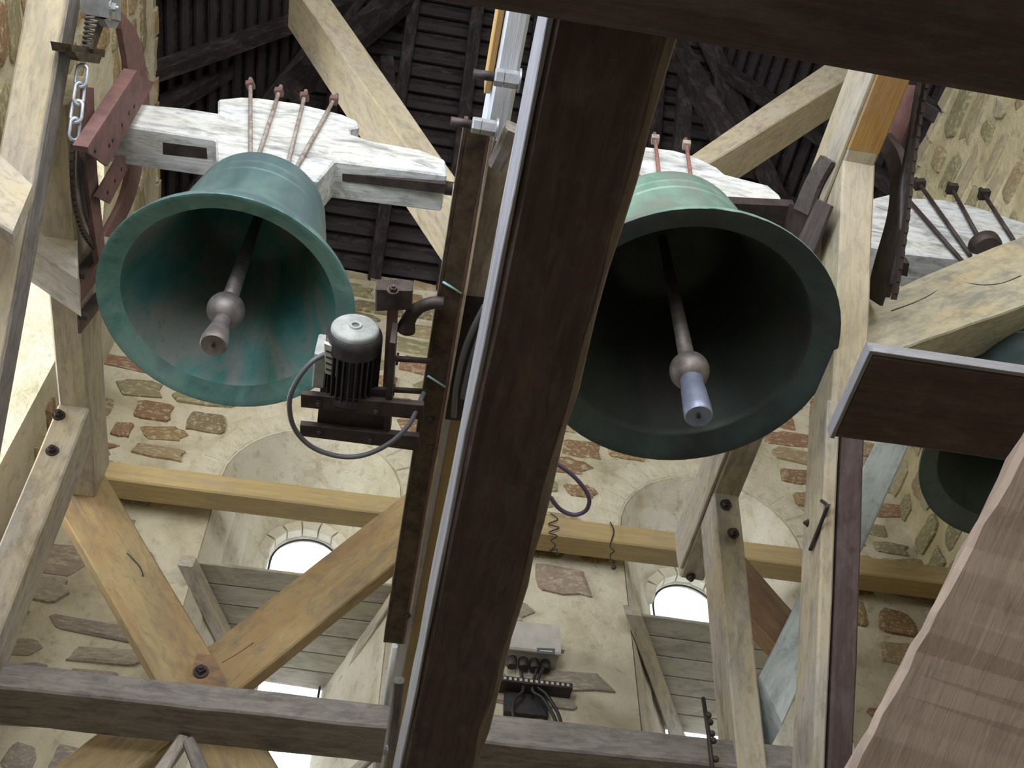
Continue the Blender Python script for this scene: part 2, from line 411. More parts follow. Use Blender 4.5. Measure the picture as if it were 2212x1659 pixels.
lay(wl, V((XL, 1.3, 2.3)), (0, 1, 0), (0, 0, 1), (1, 0, 0), 2.9, 4.1, skip_left, .14, .24, .2, .5, .75)
# ragged wall heads: the top course stands up uneven above the plate line
def head(wall, p0, p1, inward, hs):
    p0, p1, inward = V(p0), V(p1), V(inward); L = (p1-p0).length; u = 0; d = (p1-p0).normalized()
    while u < L:
        w = random.uniform(.16, .34); hgt = random.uniform(*hs)
        q = [p0+d*(u+.01)+inward*random.uniform(0, .02), p0+d*(u+w-.01)+inward*random.uniform(0, .02)]
        o = prism('coping_stone', (q[0]-V((0, 0, .08)), q[0]+V((0, 0, hgt)), q[1]+V((0, 0, hgt*random.uniform(.7, 1.1))), q[1]-V((0, 0, .08))), -inward*.3, M['stone'], wall, ch=.025, n=2, j=.008)
        o.color = (*random.choice(GREEN), 1)
        u += w
head(wb, (XL, YB, ZT), (XR, YB, ZT), (0, -1, 0), (.02, .10))
head(wr, (XR, 1.0, ZT), (XR, YB, ZT), (-1, 0, 0), (.02, .12))
head(wl, (XL, 1.3, ZT), (XL, YB, ZT), (1, 0, 0), (.01, .06))
# voussoirs round the embrasure arches
for c, h, zc, ho, zo in WIN:
    n = 13
    for i in range(n):
        a0, a1 = pi*(i+.06)/n, pi*(i+.94)/n; r0, r1 = h+.005, h+random.uniform(.13, .2); zs = zc-h
        f = lambda r, a: V((c+r*cos(a), YB-.001-random.uniform(0, .003), zs+r*sin(a)))
        prism('voussoir', (f(r0, a0), f(r1, a0), f(r1, a1), f(r0, a1)), (0, .12, 0), M['mortar'], wb, ch=.008)
    for i in range(7):                                           # narrow ring of stones at the outer slit
        a0, a1 = pi*(i+.05)/7, pi*(i+.95)/7; r0, r1 = ho-.004, ho+.075; zs = zo-ho
        g = lambda r, a: V((c+r*cos(a), YB+TK-.12+random.uniform(0, .01), zs+r*sin(a)))
        prism('voussoir', (g(r0, a0), g(r1, a0), g(r1, a1), g(r0, a1)), (0, .07, 0), M['plaster'], wb, ch=.008)
# plastered splays: thin lining of each embrasure, smooth and pale
for c, h, zc, ho, zo in WIN:
    a, b = arch(c, h-.004, 2.2, zc-.004, YB+.0), arch(c, ho+.0, 2.75, zo, YB+TK-.01)
    vs, fs = [], []
    rows = 8
    for k in range(rows+1):
        t = k/rows
        for p, q in zip(a, b):
            r = p.lerp(q, t)
            if 0 < k < rows: r += V((random.uniform(-.008, .008), 0, random.uniform(-.008, .008)))
            vs.append(r)
    m_ = len(a)
    for k in range(rows):
        for i in range(m_-1): fs.append((k*m_+i, k*m_+i+1, (k+1)*m_+i+1, (k+1)*m_+i))
    put('embrasure_lining', mesh('embrasure_lining', vs, fs), M['plaster'], None, wb)

# windows: iron hoop, netting and the sloping louvre hood of planks
for k, (c, h, zc, ho, zo) in enumerate(WIN):
    yo = YB+TK-.03
    w = empty('window_%d' % (k+1), (c, yo, zo)); w['kind'] = 'structure'
    tube('hoop', arch(c, ho-.012, 3.3, zo-.012, yo, 20), .006, M['wire'], w, 6)
    tube('stay_bar', [V((c-ho-.07, yo-.05, 4.22)), V((c-ho+.012, yo, 4.15))], .006, M['wire'], w, 6)
    vs, fs = [], []                                             # netting: fine threads
    def thread(p, q, r=.0011):
        b_ = len(vs); d = (q-p).normalized(); s = d.cross(V((0, 1, 0))).normalized()*r; t = V((0, r, 0))
        for e in (p, q): vs.extend([e+s, e+t, e-s, e-t])
        for i in range(4): fs.append((b_+i, b_+(i+1) % 4, b_+4+(i+1) % 4, b_+4+i))
    zs = zo-ho
    for i in range(1, 16):
        x = c-ho+.025*i
        if abs(x-c) < ho-.02: thread(V((x, yo+.01, 3.3)), V((x, yo+.01, zs+sqrt((ho-.015)**2-(x-c)**2))))
    for i in range(48):
        z = 3.32+.025*i; dx = ho-.015 if z < zs else sqrt(max(0, (ho-.015)**2-(z-zs)**2))
        if dx > .02: thread(V((c-dx, yo+.01, z)), V((c+dx, yo+.01, z)))
    nn = put('netting', mesh('netting', vs, fs), M['net'], None, w); nn['kind'] = 'stuff'
def hood(tl, tr, br, bl, nplank, lab, bars):
    tl, tr, br, bl = V(tl), V(tr), V(br), V(bl)
    nr = (tr-tl).cross(bl-tl).normalized()
    if nr.z < 0: nr = -nr
    h = empty('louvre_hood', tuple((bl+br)/2)); prop(h, lab, 'louvre', None)
    for i in range(nplank):
        t0, t1 = (i+.02)/nplank, (i+.98)/nplank; u = nr*random.uniform(0, .006)
        prism('plank', (tl.lerp(bl, t0)+u, tl.lerp(bl, t1)+u, tr.lerp(br, t1)+u, tr.lerp(br, t0)+u), nr*.022, M['plank'], h, ch=.003)
    for A, B, w, d in bars:
        A, B = V(A), V(B); s = V((w, 0, 0))
        prism('side_bar', (A-nr*d, A+s-nr*d, B+s-nr*d, B-nr*d), nr*d*.98, M['pale'], h, n=4, j=.002)
    return h
c0 = WIN[0][0]
hood((-.80, 4.16, 3.70), (.19, 4.16, 3.70), (-.07, 4.77, 3.50), (-.47, 4.77, 3.52), 6, 'grey plank louvre hood in the left arched window, white slit below it',
     [((-.85, 4.12, 3.70), (-.50, 4.77, 3.51), .07, .09), ((.17, 4.12, 3.70), (-.10, 4.77, 3.50), .06, .10)])
c1 = WIN[1][0]
hood((1.31, 4.16, 3.70), (2.30, 4.16, 3.68), (2.04, 4.77, 3.48), (1.62, 4.77, 3.49), 6, 'grey plank louvre hood in the right arched window behind the bolted post',
     [((1.28, 4.12, 3.72), (1.66, 4.77, 3.49), .08, .09), ((2.27, 4.12, 3.70), (2.0, 4.77, 3.48), .06, .09)])

# ------------------------------------------------------------------ the roof
AP = V((.72, 1.35, 10.6))
CO = [V((XL-.2, YF-.2, ZT-.05)), V((XR+.2, YF-.2, ZT-.05)), V((XR+.2, YB+.2, ZT-.05)), V((XL-.2, YB+.2, ZT-.05))]
vs = [p for p in CO]+[AP]+[p+V((0, 0, .12)) for p in CO]+[AP+V((0, 0, .14))]
fs = [(0, 1, 4), (1, 2, 4), (2, 3, 4), (3, 0, 4), (5, 6, 9), (6, 7, 9), (7, 8, 9), (8, 5, 9), (0, 1, 6, 5), (1, 2, 7, 6), (2, 3, 8, 7), (3, 0, 5, 8)]
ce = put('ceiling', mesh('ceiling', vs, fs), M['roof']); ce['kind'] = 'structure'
for (i0, i1, nr_, hi) in ((2, 3, 11, .75), (1, 2, 11, .75), (3, 0, 11, .75)):
    e0, e1 = CO[i0], CO[i1]; mid = (e0+e1)/2; up = AP-mid; nrm = (e1-e0).cross(up).normalized()
    if nrm.dot(V((.72, 1.35, 6))-mid) < 0: nrm = -nrm
    d = (e1-e0).normalized(); ul = up.normalized()
    t = .02
    while t < hi:
        a, b = e0.lerp(AP, t), e1.lerp(AP, t)
        w = ul*random.uniform(.05, .062); sh = nrm*(.045+random.uniform(0, .008)); a = a.lerp(b, .01)
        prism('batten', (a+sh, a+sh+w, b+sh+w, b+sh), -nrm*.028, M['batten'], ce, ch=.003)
        t += .0245
    for k in range(nr_):
        s = (k+.5)/nr_; te = min(.97, 2*min(s, 1-s)-.03); b0 = e0.lerp(e1, s)+nrm*.05
        if te < .08: continue
        a, b = b0+up*.0, b0+up*te; w = d*.09
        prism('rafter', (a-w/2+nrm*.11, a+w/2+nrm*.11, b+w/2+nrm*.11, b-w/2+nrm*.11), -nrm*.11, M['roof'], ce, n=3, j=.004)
for c in (CO[2], CO[3]):
    d = (AP-c); s = d.cross(V((0, 0, 1))).normalized()*.07; a, b = c.lerp(AP, .02)-V((0, 0, .16)), c.lerp(AP, .96)-V((0, 0, .16))
    prism('hip_rafter', (a-s, a+s, b+s, b-s), (0, 0, -.14), M['roof'], ce)
for q, y in ((((822, 120), (850, 120), (868, 330), (838, 330)), 2.9), (((1438, 66), (1472, 66), (1640, 350), (1585, 352)), 2.7), (((600, 170), (650, 190), (900, -10), (850, -40)), 2.9),
             (((1470, 150), (1500, 150), (1492, 360), (1455, 360)), 2.8), (((345, 205), (345, 235), (640, 60), (630, 30)), 3.2)):
    prism('roof_strut', pq(q, 'y', y), (0, .1, 0), M['roof'], ce, n=3, j=.004)

# ------------------------------------------------------------------ timber frame
def beam(name, label, q, T, mat, cat='beam', group=None, n=6, j=.003, ch=.007):
    o = prism(name, q, T, mat, None, ch, n, j); return prop(o, label, cat, group)
def bbox(name, label, x0, x1, y0, y1, z0, z1, mat, ax, cat='beam', group=None, n=8, j=.003, ch=.008):
    o = box(name, x0, x1, y0, y1, z0, z1, mat, None, ax, n=n, j=j, ch=ch); return prop(o, label, cat, group)
# near floor joist, crosswise beam
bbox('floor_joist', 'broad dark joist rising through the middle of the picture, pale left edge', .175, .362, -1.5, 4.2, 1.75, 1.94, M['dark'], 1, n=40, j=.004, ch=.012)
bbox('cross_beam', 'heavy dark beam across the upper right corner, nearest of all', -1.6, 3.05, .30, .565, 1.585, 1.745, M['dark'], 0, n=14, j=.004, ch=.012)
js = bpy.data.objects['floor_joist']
prop(box('pale_side', .1665, .1755, -1.5, 4.2, 1.755, 1.935, M['littone'], js, 1, n=40, j=.0025, ch=.002), 'pale left side of the joist, its lit tone put into the colour')  # thin layer painting the joist's left face as lit
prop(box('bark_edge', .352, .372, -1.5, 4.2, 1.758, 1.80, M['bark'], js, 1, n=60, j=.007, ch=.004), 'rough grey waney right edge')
# bottom crosswise beam
bottom = beam('tie_beam', 'grey horizontal beam along the bottom, in front of the crossed braces', [V((-1.6, 3.30, 2.41)), V((-1.6, 3.30, 2.305)), V((.155, 3.30, 2.305)), V((.155, 3.30, 2.40))], (0, .21, 0), M['grey'], n=14)
beam('tie_beam', 'grey horizontal beam at the bottom right of the dark joist', [V((.25, 3.30, 2.41)), V((.25, 3.30, 2.29)), V((3.05, 3.30, 2.29)), V((3.05, 3.30, 2.40))], (0, .20, 0), M['grey'], n=14)
# rail along the back wall
bbox('wall_rail', 'long pale yellowish rail across the back wall beneath the bells', -1.45, 3.05, 4.0, 4.13, 4.02, 4.15, M['rail'], 0, n=16)
# bell bearers, three in number
bl = bbox('bell_bearer', 'cream bearer at left with red iron brackets, its end on a bolted post', -1.245, -1.13, 1.75, 3.5, 3.40, 3.62, M['cream'], 1)
br_ = bbox('bell_bearer', 'bearer right of the middle bell, orange underside near the top', 1.375, 1.485, 1.465, 3.55, 3.40, 3.62, M['pale'], 1)
box('orange_length', 1.375, 1.485, .7, 1.463, 3.40, 3.62, M['orange'], br_, 1, n=4, j=.002)
box('side_layer', 1.360, 1.374, .7, 3.5, 3.405, 3.615, M['pale'], br_, 1, n=6, j=.001, ch=.003)
bm_ = bbox('bell_bearer', 'white edged bearer beside the rusty steel channel in the middle', .145, .205, .6, 4.15, 2.57, 2.79, M['whitebd'], 1)
prop(box('side_strip', .128, .1445, .6, 1.12, 2.575, 2.70, M['orange'], bm_, 1, n=3, j=.001, ch=.002), 'orange strip on the left of the bearer')
# posts under the outer ends of the bearers
lp = beam('bearer_post', 'weathered cream post at lower left with two iron bolts', [V((-1.245, 3.02, 3.40)), V((-1.13, 3.02, 3.40)), V((-1.13, 3.2, 1.9)), V((-1.245, 3.2, 1.9))], (0, .2, 0), M['pale'], 'post')
rp = beam('bearer_post', 'brown post right of centre with two iron bolts, pale left side', [V((1.375, 3.03, 3.40)), V((1.485, 3.03, 3.40)), V((1.49, 3.36, 2.0)), V((1.38, 3.36, 2.0))], (0, .2, 0), M['pale'], 'post')
# raking braces toward the camera
lb = beam('raking_brace', 'cream raking timber at the left edge, grey on its right side', [V((-1.25, 1.22, 3.66)), V((-1.13, 1.22, 3.66)), V((-1.13, 2.75, 2.16)), V((-1.25, 2.75, 2.16))], (0, .085, .08), M['cream'], 'brace')
rb = beam('raking_brace', 'cream raking timber at right, upper part above the dark one, below the orange bearer', [V((1.375, 1.49, 3.42)), V((1.485, 1.49, 3.42)), V((1.485, 2.03, 2.754)), V((1.375, 2.03, 2.754))], (0, .12, .11), M['cream'], 'brace')
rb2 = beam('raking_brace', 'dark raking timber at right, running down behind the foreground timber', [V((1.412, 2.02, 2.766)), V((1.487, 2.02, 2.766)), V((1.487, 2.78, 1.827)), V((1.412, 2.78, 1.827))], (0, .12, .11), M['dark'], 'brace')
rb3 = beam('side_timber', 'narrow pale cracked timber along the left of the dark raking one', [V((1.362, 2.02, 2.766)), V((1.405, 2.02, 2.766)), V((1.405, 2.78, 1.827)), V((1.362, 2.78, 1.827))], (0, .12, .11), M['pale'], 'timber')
# crossed braces
a1 = beam('crossed_brace', 'yellow plank brace falling from the left post to lower centre', pq([(128, 1098), (190, 962), (625, 1695), (465, 1690)], 'y', 3.5), (0, .09, 0), M['yellow'], 'brace')
a2 = beam('crossed_brace', 'yellow plank brace rising from lower left up to the rusty channel', pq([(95, 1670), (250, 1700), (905, 1175), (905, 1043)], 'y', 3.595), (0, .09, 0), M['yellow'], 'brace')
beam('crossed_brace', 'short orange brown brace behind the right bolted post', pq([(1600, 1190), (1590, 1300), (1770, 1500), (1800, 1420)], 'y', 3.5), (0, .09, 0), M['brown'], 'brace')
# gusset and nuts on the timber frame
def bolts(parent, px, k, v, axis, r, mat=None, **kw):
    for x, y in px: bolt(parent, P(x, y, k, v), axis, r, mat or M['iron'], **kw)
for (x, y) in ((127, 897), (113, 974)): bolt(lp, P(x, y, 'y', 3.022 if y < 930 else 3.046), (0, -1, -.1), .017, M['iron'])
for (x, y) in ((1568, 1090), (1584, 1152)): bolt(rp, P(x, y, 'y', 3.035 if y < 1120 else 3.048), (0, -1, -.2), .017, M['iron'])
bolt(br_, P(1492, 1246, 'z', 3.395), (0, 0, -1), .015, M['iron'])
gs = beam('brace_cleat', 'small brown cleat with a square nut where the crossed braces meet', pq([(425, 1408), (404, 1490), (505, 1510), (462, 1412)], 'y', 3.44), (0, .055, 0), M['brown'], 'cleat', n=2)
bolt(gs, P(434, 1451, 'y', 3.437), (0, -1, 0), .019, M['iron'], 'square_nut', sides=4)
beam('louvre_strut', 'pale strut under the grey tie beam at lower left, leaning right', pq([(385, 1585), (410, 1592), (345, 1690), (310, 1690)], 'y', 3.45), (0, .04, 0), M['pale'], 'strut', n=3)
beam('louvre_strut', 'pale strut under the grey tie beam at lower left, leaning left', pq([(395, 1600), (418, 1590), (470, 1690), (430, 1690)], 'y', 3.40), (0, .04, 0), M['grey'], 'strut', n=3)
beam('louvre_strut', 'pale slanting strut under the tie beam beside the white conduit', pq([(790, 1628), (815, 1628), (745, 1690), (715, 1690)], 'y', 4.0), (0, .05, 0), M['pale'], 'strut', n=3)
prop(prism('side_layer', [V((-1.129, 1.22, 3.655)), V((-1.129, 1.302, 3.735)), V((-1.129, 2.832, 2.235)), V((-1.129, 2.75, 2.155))], (.006, 0, 0), M['grey'], lb, ch=.001, n=6, j=.0008), 'grey right side, its shade put into the colour')  # grey layer paints the shade on the brace's right face
# short strut across the left brace
beam('cross_strut', 'short grey strut with white underside between left wall and bearer', pq([(40, 368), (40, 520), (168, 606), (168, 494)], 'y', 2.26), (0, .15, 0), M['pale'], 'strut', n=5)
beam('cross_strut', 'short grey strut with white underside lapped on the left edge brace', pq([(-90, 255), (-90, 425), (26, 503), (70, 396)], 'y', 1.76), (0, .05, 0), M['pale'], 'strut', n=3)
# long pale timbers raking up into the roof
beam('roof_brace', 'large cream timber slanting down from the upper left behind the left headstock', pq([(627, -40), (690, -40), (1142, 604), (1082, 604)], 'y', 2.36), (0, .27, 0), M['cream'], 'brace')
beam('roof_brace', 'large cream timber slanting down from the upper right behind the middle headstock', pq([(1960, 17), (1990, 72), (1520, 361), (1470, 351)], 'y', 2.30), (0, .24, 0), M['cream'], 'brace')
beam('roof_brace_end', 'small cream timber end under the right roof timber', pq([(1530, 345), (1560, 345), (1605, 400), (1570, 402)], 'y', 2.62), (0, .08, 0), M['cream'], 'brace', n=2)
# right hand side
gb = beam('weathered_beam', 'weathered cracked timber rising to the right edge below the right headstock', pq([(1800, 680), (1820, 795), (2330, 620), (2330, 455)], 'y', 2.0), (0, .20, .0), M['weather'], n=10, j=.005)
def crack(parent, px, k, v, w=.0035, name='crack'):
    tube(name, spline(pq(px, k, v), 5), w, M['wire'], parent, 5)
crack(gb, [(1925, 672), (1985, 650), (2040, 620), (2070, 610), (2120, 616), (2165, 612), (2205, 596)], 'y', 2.001, .003)
crack(a1, [(274, 1195), (287, 1208), (302, 1226), (309, 1245)], 'y', 3.501, .003)
crack(a2, [(480, 1432), (520, 1408), (548, 1388)], 'y', 3.597, .002)
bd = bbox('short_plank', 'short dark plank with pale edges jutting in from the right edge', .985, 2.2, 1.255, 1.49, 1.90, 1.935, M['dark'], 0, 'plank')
box('pale_edge', .985, 2.2, 1.247, 1.256, 1.901, 1.934, M['littone'], bd, 0, n=8, j=.001, ch=.001)  # lit edges of the plank painted as pale layers
box('pale_edge', .976, .986, 1.247, 1.49, 1.901, 1.934, M['littone'], bd, 1, n=4, j=.001, ch=.001)
beam('foreground_brace', 'broad brown timber filling the lower right corner', [P(1778, 1760, 'd', 1.7), P(2600, 2050, 'd', 1.7), P(2950, 1000, 'd', 1.7), P(2300, 775, 'd', 1.7)], ray(1950, 1350)*.2, M['log'], 'brace', n=22, j=.005, ch=.012)
kb = beam('splay_brace', 'bluish grey brace passing behind the right raking timber', pq([(1921, 900), (1985, 918), (1690, 1565), (1640, 1460)], 'y', 3.2), (0, .26, 0), M['blueg'], 'brace')
# iron clip on the raking brace
ic = empty('hook_plate', P(1768, 1135, 'x', 1.36)); prop(ic, 'dark iron hook plate on the pale side of the right raking timber', 'hook')
prism('plate', pq([(1762, 1088), (1787, 1088), (1757, 1190), (1740, 1188)], 'x', 1.362), (.012, 0, 0), M['galv'], ic, ch=.001)
tube('hook', spline(pq([(1775, 1082), (1786, 1092), (1782, 1108), (1750, 1188)], 'x', 1.352)), .006, M['iron'], ic)
bolt(ic, P(1745, 1130, 'x', 1.362), (-1, 0, 0), .009, M['iron'])

# ------------------------------------------------------------------ bells
def make_bell(c, R, H, mo, ml, mi, label):
    b = empty('church_bell', c); prop(b, label, 'bell')
    out = [(1, 0), (1.0, .03), (.985, .075), (.955, .14), (.925, .19), (.92, .21), (.905, .215), (.86, .31), (.80, .43), (.735, .6), (.685, .78), (.648, .96), (.625, 1.12), (.622, 1.135), (.628, 1.15), (.614, 1.16),
           (.60, 1.28), (.598, 1.30), (.602, 1.32), (.59, 1.33), (.578, 1.43), (.572, 1.5), (.556, 1.56), (.52, 1.61), (.45, 1.645), (.30, 1.675), (.12, 1.70), (0, 1.705)]
    inn = [(0, 1.56), (.3, 1.54), (.44, 1.48), (.49, 1.4), (.51, 1.25), (.545, 1.05), (.59, .8), (.65, .58), (.72, .38), (.78, .24), (.81, .15), (.825, .10), (.835, .075)]
    hz = H/1.705/R
    a = [(r*R, h*R*hz) for r, h in out]
    lip = [(.835*R, .075*R), (.90*R, .045*R), (.95*R, .018*R), (R*.985, 0.0), (R, 0)]
    lathe('bell_wall', [(r, h) for r, h in a], c, (0, 0, 1), mo, b, 72, wob=.0012, cap=False)
    lathe('bell_lip', lip+[(R, .004)], c, (0, 0, 1), ml, b, 72, wob=.001, cap=False)
    lathe('bell_inside', [(r*R, h*R*hz) for r, h in inn[:-1]]+[(.835*R, .075*R)], c, (0, 0, 1), mi, b, 72, cap=False)
    for k in range(6):                                           # canons on the crown
        an = pi/6+k*pi/3; rr = .16*R
        tube('canon', spline([V(c)+V((rr*cos(an), rr*sin(an), H*.985)), V(c)+V((rr*1.5*cos(an), rr*1.5*sin(an), H*1.05)), V(c)+V((rr*.8*cos(an), rr*.8*sin(an), H*1.11))], 4), .022, mo, b, 8)
    return b
def clapper(c, zt, zb, ze, rb, re, waist, mat, label, matf=None):
    k = empty('bell_clapper', (c[0], c[1], zb)); prop(k, label, 'clapper')
    o = V((c[0], c[1], 0))
    tube('rod', [o+V((0, 0, zt)), o+V((0, 0, (zt+zb)/2)), o+V((0, 0, zb+rb*.7))], [.016, .021, .026], mat, k, 14)
    lathe('ball', [(rb*sin(pi*i/14), -rb*cos(pi*i/14)) for i in range(15)], o+V((0, 0, zb)), (0, 0, 1), mat, k, 28)
    L = zb-ze
    lathe('flight', [(.0, 0), (.006, 0), (.006, .006), (re*.92, .0), (re, .006), (re, .03), (waist*1.12, L*.55), (waist, L*.7), (waist*1.2, L)][2:], o+V((0, 0, ze)), (0, 0, 1), matf or mat, k, 28)
    lathe('flight_hole', [(0, 0), (.0065, 0), (.0065, .004), (0, .004)], o+V((0, 0, ze-.002)), (0, 0, 1), M['wire'], k, 14)
    return k
B1 = P(490, 664, 'z', 2.9); B2 = P(1478, 745, 'z', 2.9); B3 = P(2248, 985, 'z', 3.12)
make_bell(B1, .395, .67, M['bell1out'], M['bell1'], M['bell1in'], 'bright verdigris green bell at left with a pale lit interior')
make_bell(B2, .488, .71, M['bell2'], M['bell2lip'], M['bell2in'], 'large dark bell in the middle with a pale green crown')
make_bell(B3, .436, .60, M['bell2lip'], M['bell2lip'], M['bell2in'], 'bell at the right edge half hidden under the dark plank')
clapper(B1, 3.52, 2.885, 2.70, .058, .041, .024, M['clap'], 'grey iron clapper inside the left green bell')
clapper(B2, 3.556, 2.765, 2.545, .062, .042, .034, M['clap'], 'clapper with bluish flight inside the middle dark bell', M['clapblue'])
clapper(B3, 3.672, 3.08, 2.90, .058, .041, .026, M['clap'], 'clapper inside the bell at the right edge')

# ------------------------------------------------------------------ headstocks
def rods(parent, lst, y, mat, plate=True, r=.0075, base=None):
    for (x0, y0, x1, y1) in lst:
        a, b = P(x0, y0, 'y', y), P(x1, y1, 'y', y); d = (b-a).normalized(); L = (b-a).length
        t = tube('tie_rod', [a, b], r, mat, parent, 10)
        tube('threaded_end', [a-d*.0, a+d*.045], r*.85, M['iron'] if base is None else base, t, 8)
        tube('nut', [a+d*.040, a+d*.072], .021 if y < 2.05 else .034, M['redrust'] if base is None else base, t, 4, smooth=False)
def headstock(label, poly, y, T, arms):
    h = empty('headstock', sum(pq(poly, 'y', y), V((0, 0, 0)))/len(poly)); prop(h, label, 'headstock')
    poly_prism('block', pq(poly, 'y', y), (0, T, 0), M['white'], h, .007)
    for x0, x1, z, yc, xe0, xe1 in arms:
        if z: prism('strap_or_shade', pq(x0, 'z', z), (0, 0, .05), M['iron'], h, ch=.002)
        tube('gudgeon', [V((xe0, yc, 3.775)), V((xe1, yc, 3.775))], .026, M['iron'], h, 16)
    return h
h1 = headstock('white painted headstock with four tie rods above the left green bell', [(205, 236), (300, 224), (400, 233), (471, 244), (471, 214), (520, 209), (560, 211), (640, 222), (700, 236), (742, 247), (772, 261), (777, 274), (757, 276), (758, 289), (800, 303), (880, 318),
     (905, 322), (962, 345), (966, 378), (850, 363), (724, 347), (686, 391), (670, 385), (560, 362), (468, 346), (466, 301), (300, 276), (205, 262)], 1.95, .155,
     [([(262, 296), (446, 320), (448, 343), (262, 325)], 0, 3.705, 2.03, -1.2, -1.05), ([(739, 375), (963, 398), (961, 419), (739, 391)], 0, 3.69, 2.035, .10, .2)])
rods(h1, [(541, 170, 541, 338), (607, 186, 556, 342), (661, 196, 622, 352), (728, 204, 640, 362)], 1.935, M['rod'])
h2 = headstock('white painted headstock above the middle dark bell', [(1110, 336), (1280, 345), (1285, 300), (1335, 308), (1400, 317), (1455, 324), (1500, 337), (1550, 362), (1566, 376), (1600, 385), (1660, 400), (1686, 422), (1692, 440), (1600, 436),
     (1553, 434), (1500, 428), (1400, 420), (1290, 412), (1285, 390), (1110, 372)], 1.87, .17, [([(1552, 438), (1718, 446), (1702, 512), (1578, 470)], 0, 3.66, 1.96, 1.3, 1.42), (0, 0, 0, 1.96, .22, .36)])  # right strap widened into a dark plate painting the shade under the arm
rods(h2, [(1414, 288, 1425, 392), (1481, 300, 1496, 408), (1345, 322, 1390, 398), (1310, 372, 1358, 415)], 1.855, M['redrod'], base=M['rod'])
h3 = headstock('white painted headstock with dark tie rods at the right edge', [(1870, 432), (1900, 424), (1930, 417), (1960, 427), (2040, 431), (2110, 447), (2212, 481), (2255, 500), (2270, 600), (2110, 600), (2078, 560), (1950, 546), (1870, 530)],
     2.24, .17, [([(1940, 565), (1965, 570), (1960, 598), (1938, 592)], 0, 4.06, 2.32, 1.86, 2.0)])
rods(h3, [(1930, 395, 2085, 572), (1978, 386, 2096, 552), (2050, 396, 2122, 528), (2118, 408, 2190, 520)], 2.225, M['iron'], r=.010, base=M['iron'])
lathe('strap_boss', [(0, -.03), (.06, -.03), (.07, -.015), (.07, .02), (0, .03)], P(2128, 532, 'y', 2.21), (0, 0, 1), M['iron'], h3, 20)

# ------------------------------------------------------------------ steel channel beside the middle bearer, motor, hammer
sc_ = empty('steel_channel', (.13, 2.1, 2.5)); prop(sc_, 'long rusty steel channel running beside the dark joist', 'channel')
cq = [P(1010, 275, 'z', 2.5), P(1054, 281, 'z', 2.5), P(867, 1391, 'z', 2.5), P(834, 1388, 'z', 2.5)]
prism('web', cq, (0, 0, .008), M['rust'], sc_, ch=.001, n=12, j=.0008)
lx = V((.008, 0, 0))
prism('flange', (cq[0]-lx*1.2, cq[0], cq[3], cq[3]-lx*1.2), (0, 0, .06), M['rust'], sc_, ch=.001)
prism('flange', (cq[1], cq[1]+lx, cq[2]+lx, cq[2]), (0, 0, .06), M['redrust'], sc_, ch=.001)
prism('rim_strip', (cq[1]+lx, cq[1]+lx*1.9, cq[2]+lx*1.9, cq[2]+lx), (0, 0, .02), M['cream'], sc_, ch=.001, n=20, j=.0015)
prism('edge_plate', pq([(979, 408), (989, 410), (878, 1180), (866, 1178)], 'z', 2.52), (0, 0, .03), M['pale'], sc_, ch=.001, n=8, j=.001)
for x, y in ((930, 905), (931, 966), (880, 1330)): bolt(sc_, P(x, y, 'z', 2.499), (0, 0, -1), .008, M['iron'])
for (ax_, ay, bx_, by) in ((957, 609, 997, 634), (924, 812, 962, 836)):
    t = tube('cable_tie', [P(ax_, ay, 'z', 2.497), P(bx_, by, 'z', 2.497)], .0035, M['tie'], sc_, 6)
def stud(px0, px1, z, r, label, mats):
    a, b = P(*px0, 'z', z), P(*px1, 'z', z); d = (b-a).normalized()
    s = empty('clamp_bolt', (a+b)/2); prop(s, label, 'bolt')
    tube('shank', [a-d*.05, a+d*.01], r*.55, M['iron'], s, 10)
    lathe('nut', [(0, 0), (r*.92, 0), (r, .004), (r, (b-a).length*.5), (0, (b-a).length*.5)], a, d, mats, s, 6, False)
    lathe('lock_nut', [(0, 0), (r, 0), (r, .03), (r*.9, .034), (0, .034)], a+d*((b-a).length*.53), d, mats, s, 6, False)
    lathe('washer', [(0, 0), (r*1.35, 0), (r*1.35, .004), (0, .004)], a+d*((b-a).length*.53+.034), d, mats, s, 18)
stud((1068, 166), (1108, 172), 2.53, .021, 'galvanised clamp bolt high on the white bearer, upper of two', M['galv'])
stud((1019, 269), (1058, 276), 2.47, .019, 'galvanised clamp bolt at the top end of the rusty channel', M['galv'])
stud((804, 1616), (822, 1620), 2.42, .016, 'galvanised clamp bolt under the tie beam by the white conduit', M['galv'])
beam('wedge_block', 'small grey worn wooden block wedged by the joist edge', pq([(1092, 277), (1127, 292), (1084, 374), (1056, 362)], 'z', 2.46), (0, 0, .05), M['grey'], 'block', n=4, j=.003)
beam('knee_timber', 'pale timber face between the rusty channel and the joist', pq([(1060, 300), (1180, 330), (1085, 660), (985, 650)], 'z', 2.560), (0, 0, .1), M['pale'], 'timber')
prop(prism('backing_plate', pq([(1000, 642), (1090, 652), (1030, 912), (952, 905)], 'z', 2.55), (0, 0, .012), M['iron'], None, ch=.001), 'dark flat steel plate between channel and joist behind the grey cables', 'plate')
beam('lower_bearer', 'tan timber beside the lower end of the rusty channel', pq([(985, 860), (1050, 870), (870, 1720), (815, 1715)], 'z', 2.565), (0, 0, .12), M['rail'], 'timber')
prop(tube('conduit', pq([(853, 1395), (838, 1490), (822, 1600), (812, 1680)], 'z', 2.44), .010, M['paper'], None, 12), 'thin white conduit below the end of the rusty channel', 'pipe')
beam('packing_strip', 'dark grey wooden strip beside the white conduit', pq([(850, 1476), (872, 1478), (850, 1690), (826, 1688)], 'z', 2.46), (0, 0, .03), M['grey'], 'strip', n=4)
